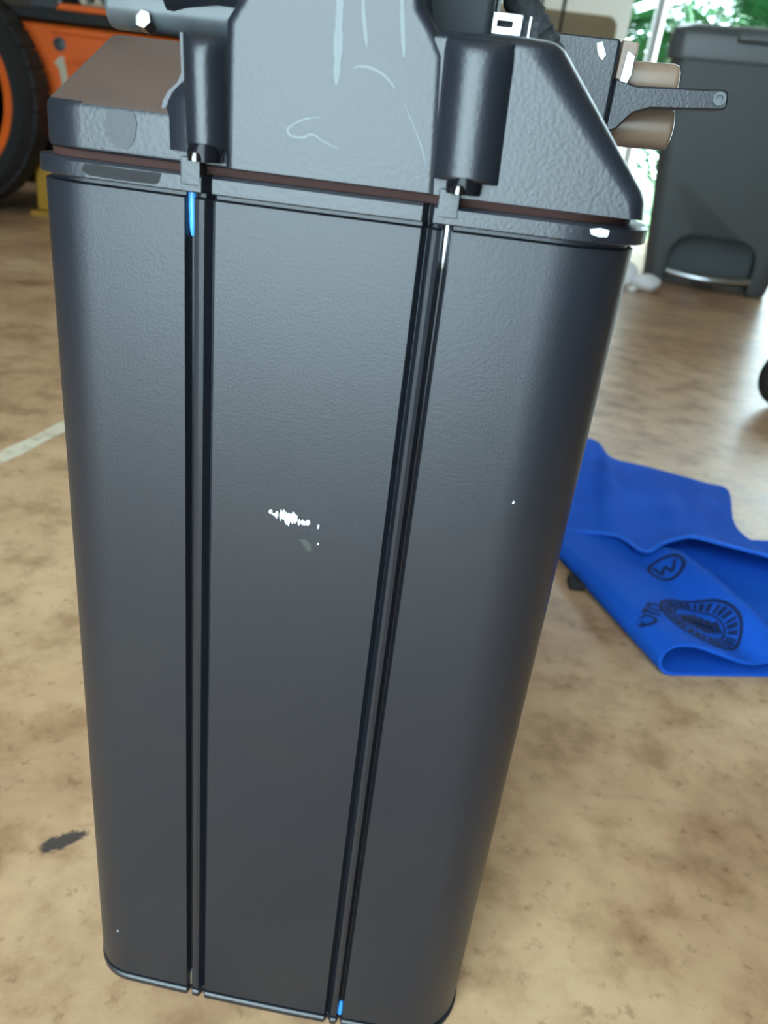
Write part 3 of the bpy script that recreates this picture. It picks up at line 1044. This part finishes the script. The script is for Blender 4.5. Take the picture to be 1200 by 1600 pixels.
# ------------------------------------------------------------------ outside
gw = thing('white_window_panel', (0.0, 4.75, -0.02), 0, 'white framed panel with a brown rounded window, standing outside behind the case', 'window panel')
bm = bmesh.new()
outer = [(0.10, 0.0), (0.955, 0.0), (0.955, 1.75), (0.10, 1.75)]
win = arc_poly([(0.18, 0.30), (0.90, 0.30), (0.90, 1.05), (0.18, 1.05)], [0.05] * 4, 5)
for y in (0.0, 0.05):
    ov = [bm.verts.new((x, y, z)) for x, z in outer]
    iv = [bm.verts.new((p.x, y, p.y)) for p in win]
    eds = [bm.edges.new((a[i], a[(i + 1) % len(a)])) for a in (ov, iv) for i in range(len(a))]
    bmesh.ops.triangle_fill(bm, use_beauty=True, edges=eds)
    if y == 0.0:
        O0, I0 = ov, iv
for A_, B2 in ((O0, ov), (I0, iv)):
    for i in range(len(A_)):
        j = (i + 1) % len(A_)
        bm.faces.new((A_[i], A_[j], B2[j], B2[i]))
mesh_obj('panel_frame', bm, 'white', gw, 30)
box('window_pane', (0.165, 0.915, 0.030, 0.040, 0.285, 1.065), 'pane', gw)
for x in (0.49, 0.605):
    box('window_bar', (x - 0.008, x + 0.008, -0.012, 0.0, 0.0, 1.75), 'rubber', gw)

pole = bmesh.new()
add_lathe(pole, [(0.04, -0.02), (0.04, 0.0), (0.028, 0.004), (0.028, 2.6)], (1.085, 4.68, 0), (0, 0, 1), 20)
tag(mesh_obj('post', pole, 'pole', None, 40), 'slim pale metal post standing in the garden opening behind the bin', 'post')

# palm fronds: each leaf is a curved rib with leaflets
palm = thing('palm', (1.72, 5.98, -0.02), 0, 'bright green palm with long feathery fronds outside, behind the bin', 'palm')
bm = bmesh.new()
add_tube(bm, smooth_path([(0, 0, 0), (0.03, 0.02, 0.4), (0.0, 0.05, 0.85)], 6), [0.07 - 0.002 * i for i in range(13)], 12)
mesh_obj('trunk', bm, 'roller', palm, 50)
rnd = random.Random(11)
for k in range(17):
    az = 2 * math.pi * k / 17 + rnd.uniform(-.15, .15)
    ln_, rise = rnd.uniform(0.66, 0.82), rnd.uniform(0.30, 0.75)
    ax = Vector((math.cos(az), math.sin(az), 0))
    side = Vector((-math.sin(az), math.cos(az), 0))
    bm = bmesh.new()
    rib = []
    for i in range(15):
        t = i / 14
        rib.append(Vector((0, 0.05, 0.85)) + ax * (ln_ * t) + Vector((0, 0, rise * math.sin(t * 2.2) - 0.35 * t * t)))
    add_tube(bm, rib, [0.012 * (1 - 0.8 * i / 14) for i in range(15)], 6)
    for i in range(1, 34):
        t = i / 34
        f_ = t * 14
        a = rib[int(f_)].lerp(rib[min(int(f_) + 1, 14)], f_ - int(f_))
        for sg in (-1, 1):
            L_ = 0.34 * math.sin(math.pi * (0.15 + 0.8 * t)) + 0.05
            tip = a + side * sg * L_ + ax * L_ * 0.55 - Vector((0, 0, 0.30 * L_))
            mid_ = a.lerp(tip, 0.5) + Vector((0, 0, 0.05 * L_))
            w_ = ax * 0.024
            v = [bm.verts.new(p) for p in (a - w_ * .4, mid_ - w_, tip, mid_ + w_, a + w_ * .4)]
            bm.faces.new(v)
    mesh_obj('frond', bm, 'leaf', palm, 0)

# leafy shrubs along the garden
rnd = random.Random(5)
for k, (x, y, h, rad, n_, lab) in enumerate(((1.15, 7.85, 0.75, 0.42, 420, 'low leafy green shrub outside between the post and the window panel'),
                                  (2.80, 8.50, 2.10, 1.10, 1900, 'tall leafy green shrub outside, rising behind the palm'))):
    sh = thing('shrub', (x, y, -0.02), 0, lab, 'shrub')
    bm = bmesh.new()
    for i in range(n_):
        d = Vector((rnd.gauss(0, 1), rnd.gauss(0, 1), rnd.gauss(0, 1))).normalized()
        p = Vector((d.x * rad, d.y * rad, h * 0.55 + d.z * h * 0.5)) * rnd.uniform(0.75, 1.0)
        p.z = max(p.z, 0.05)
        u_ = d.orthogonal().normalized()
        u_.rotate(Matrix.Rotation(rnd.uniform(0, 6.28), 3, d))
        w_ = d.cross(u_)
        v = [bm.verts.new(q) for q in (p - u_ * 0.06, p + w_ * 0.03 + d * .012, p + u_ * 0.06, p - w_ * 0.03 + d * .012)]
        bm.faces.new(v)
    fo_ = mesh_obj('foliage', bm, 'leaf_dark', sh, 0)
    fo_['kind'] = 'stuff'
    bm = bmesh.new()
    add_tube(bm, [(0, 0, 0), (0.02, 0, h * 0.3), (0, 0.02, h * 0.6)], [0.03, 0.025, 0.01], 8)
    mesh_obj('stem', bm, 'roller', sh)
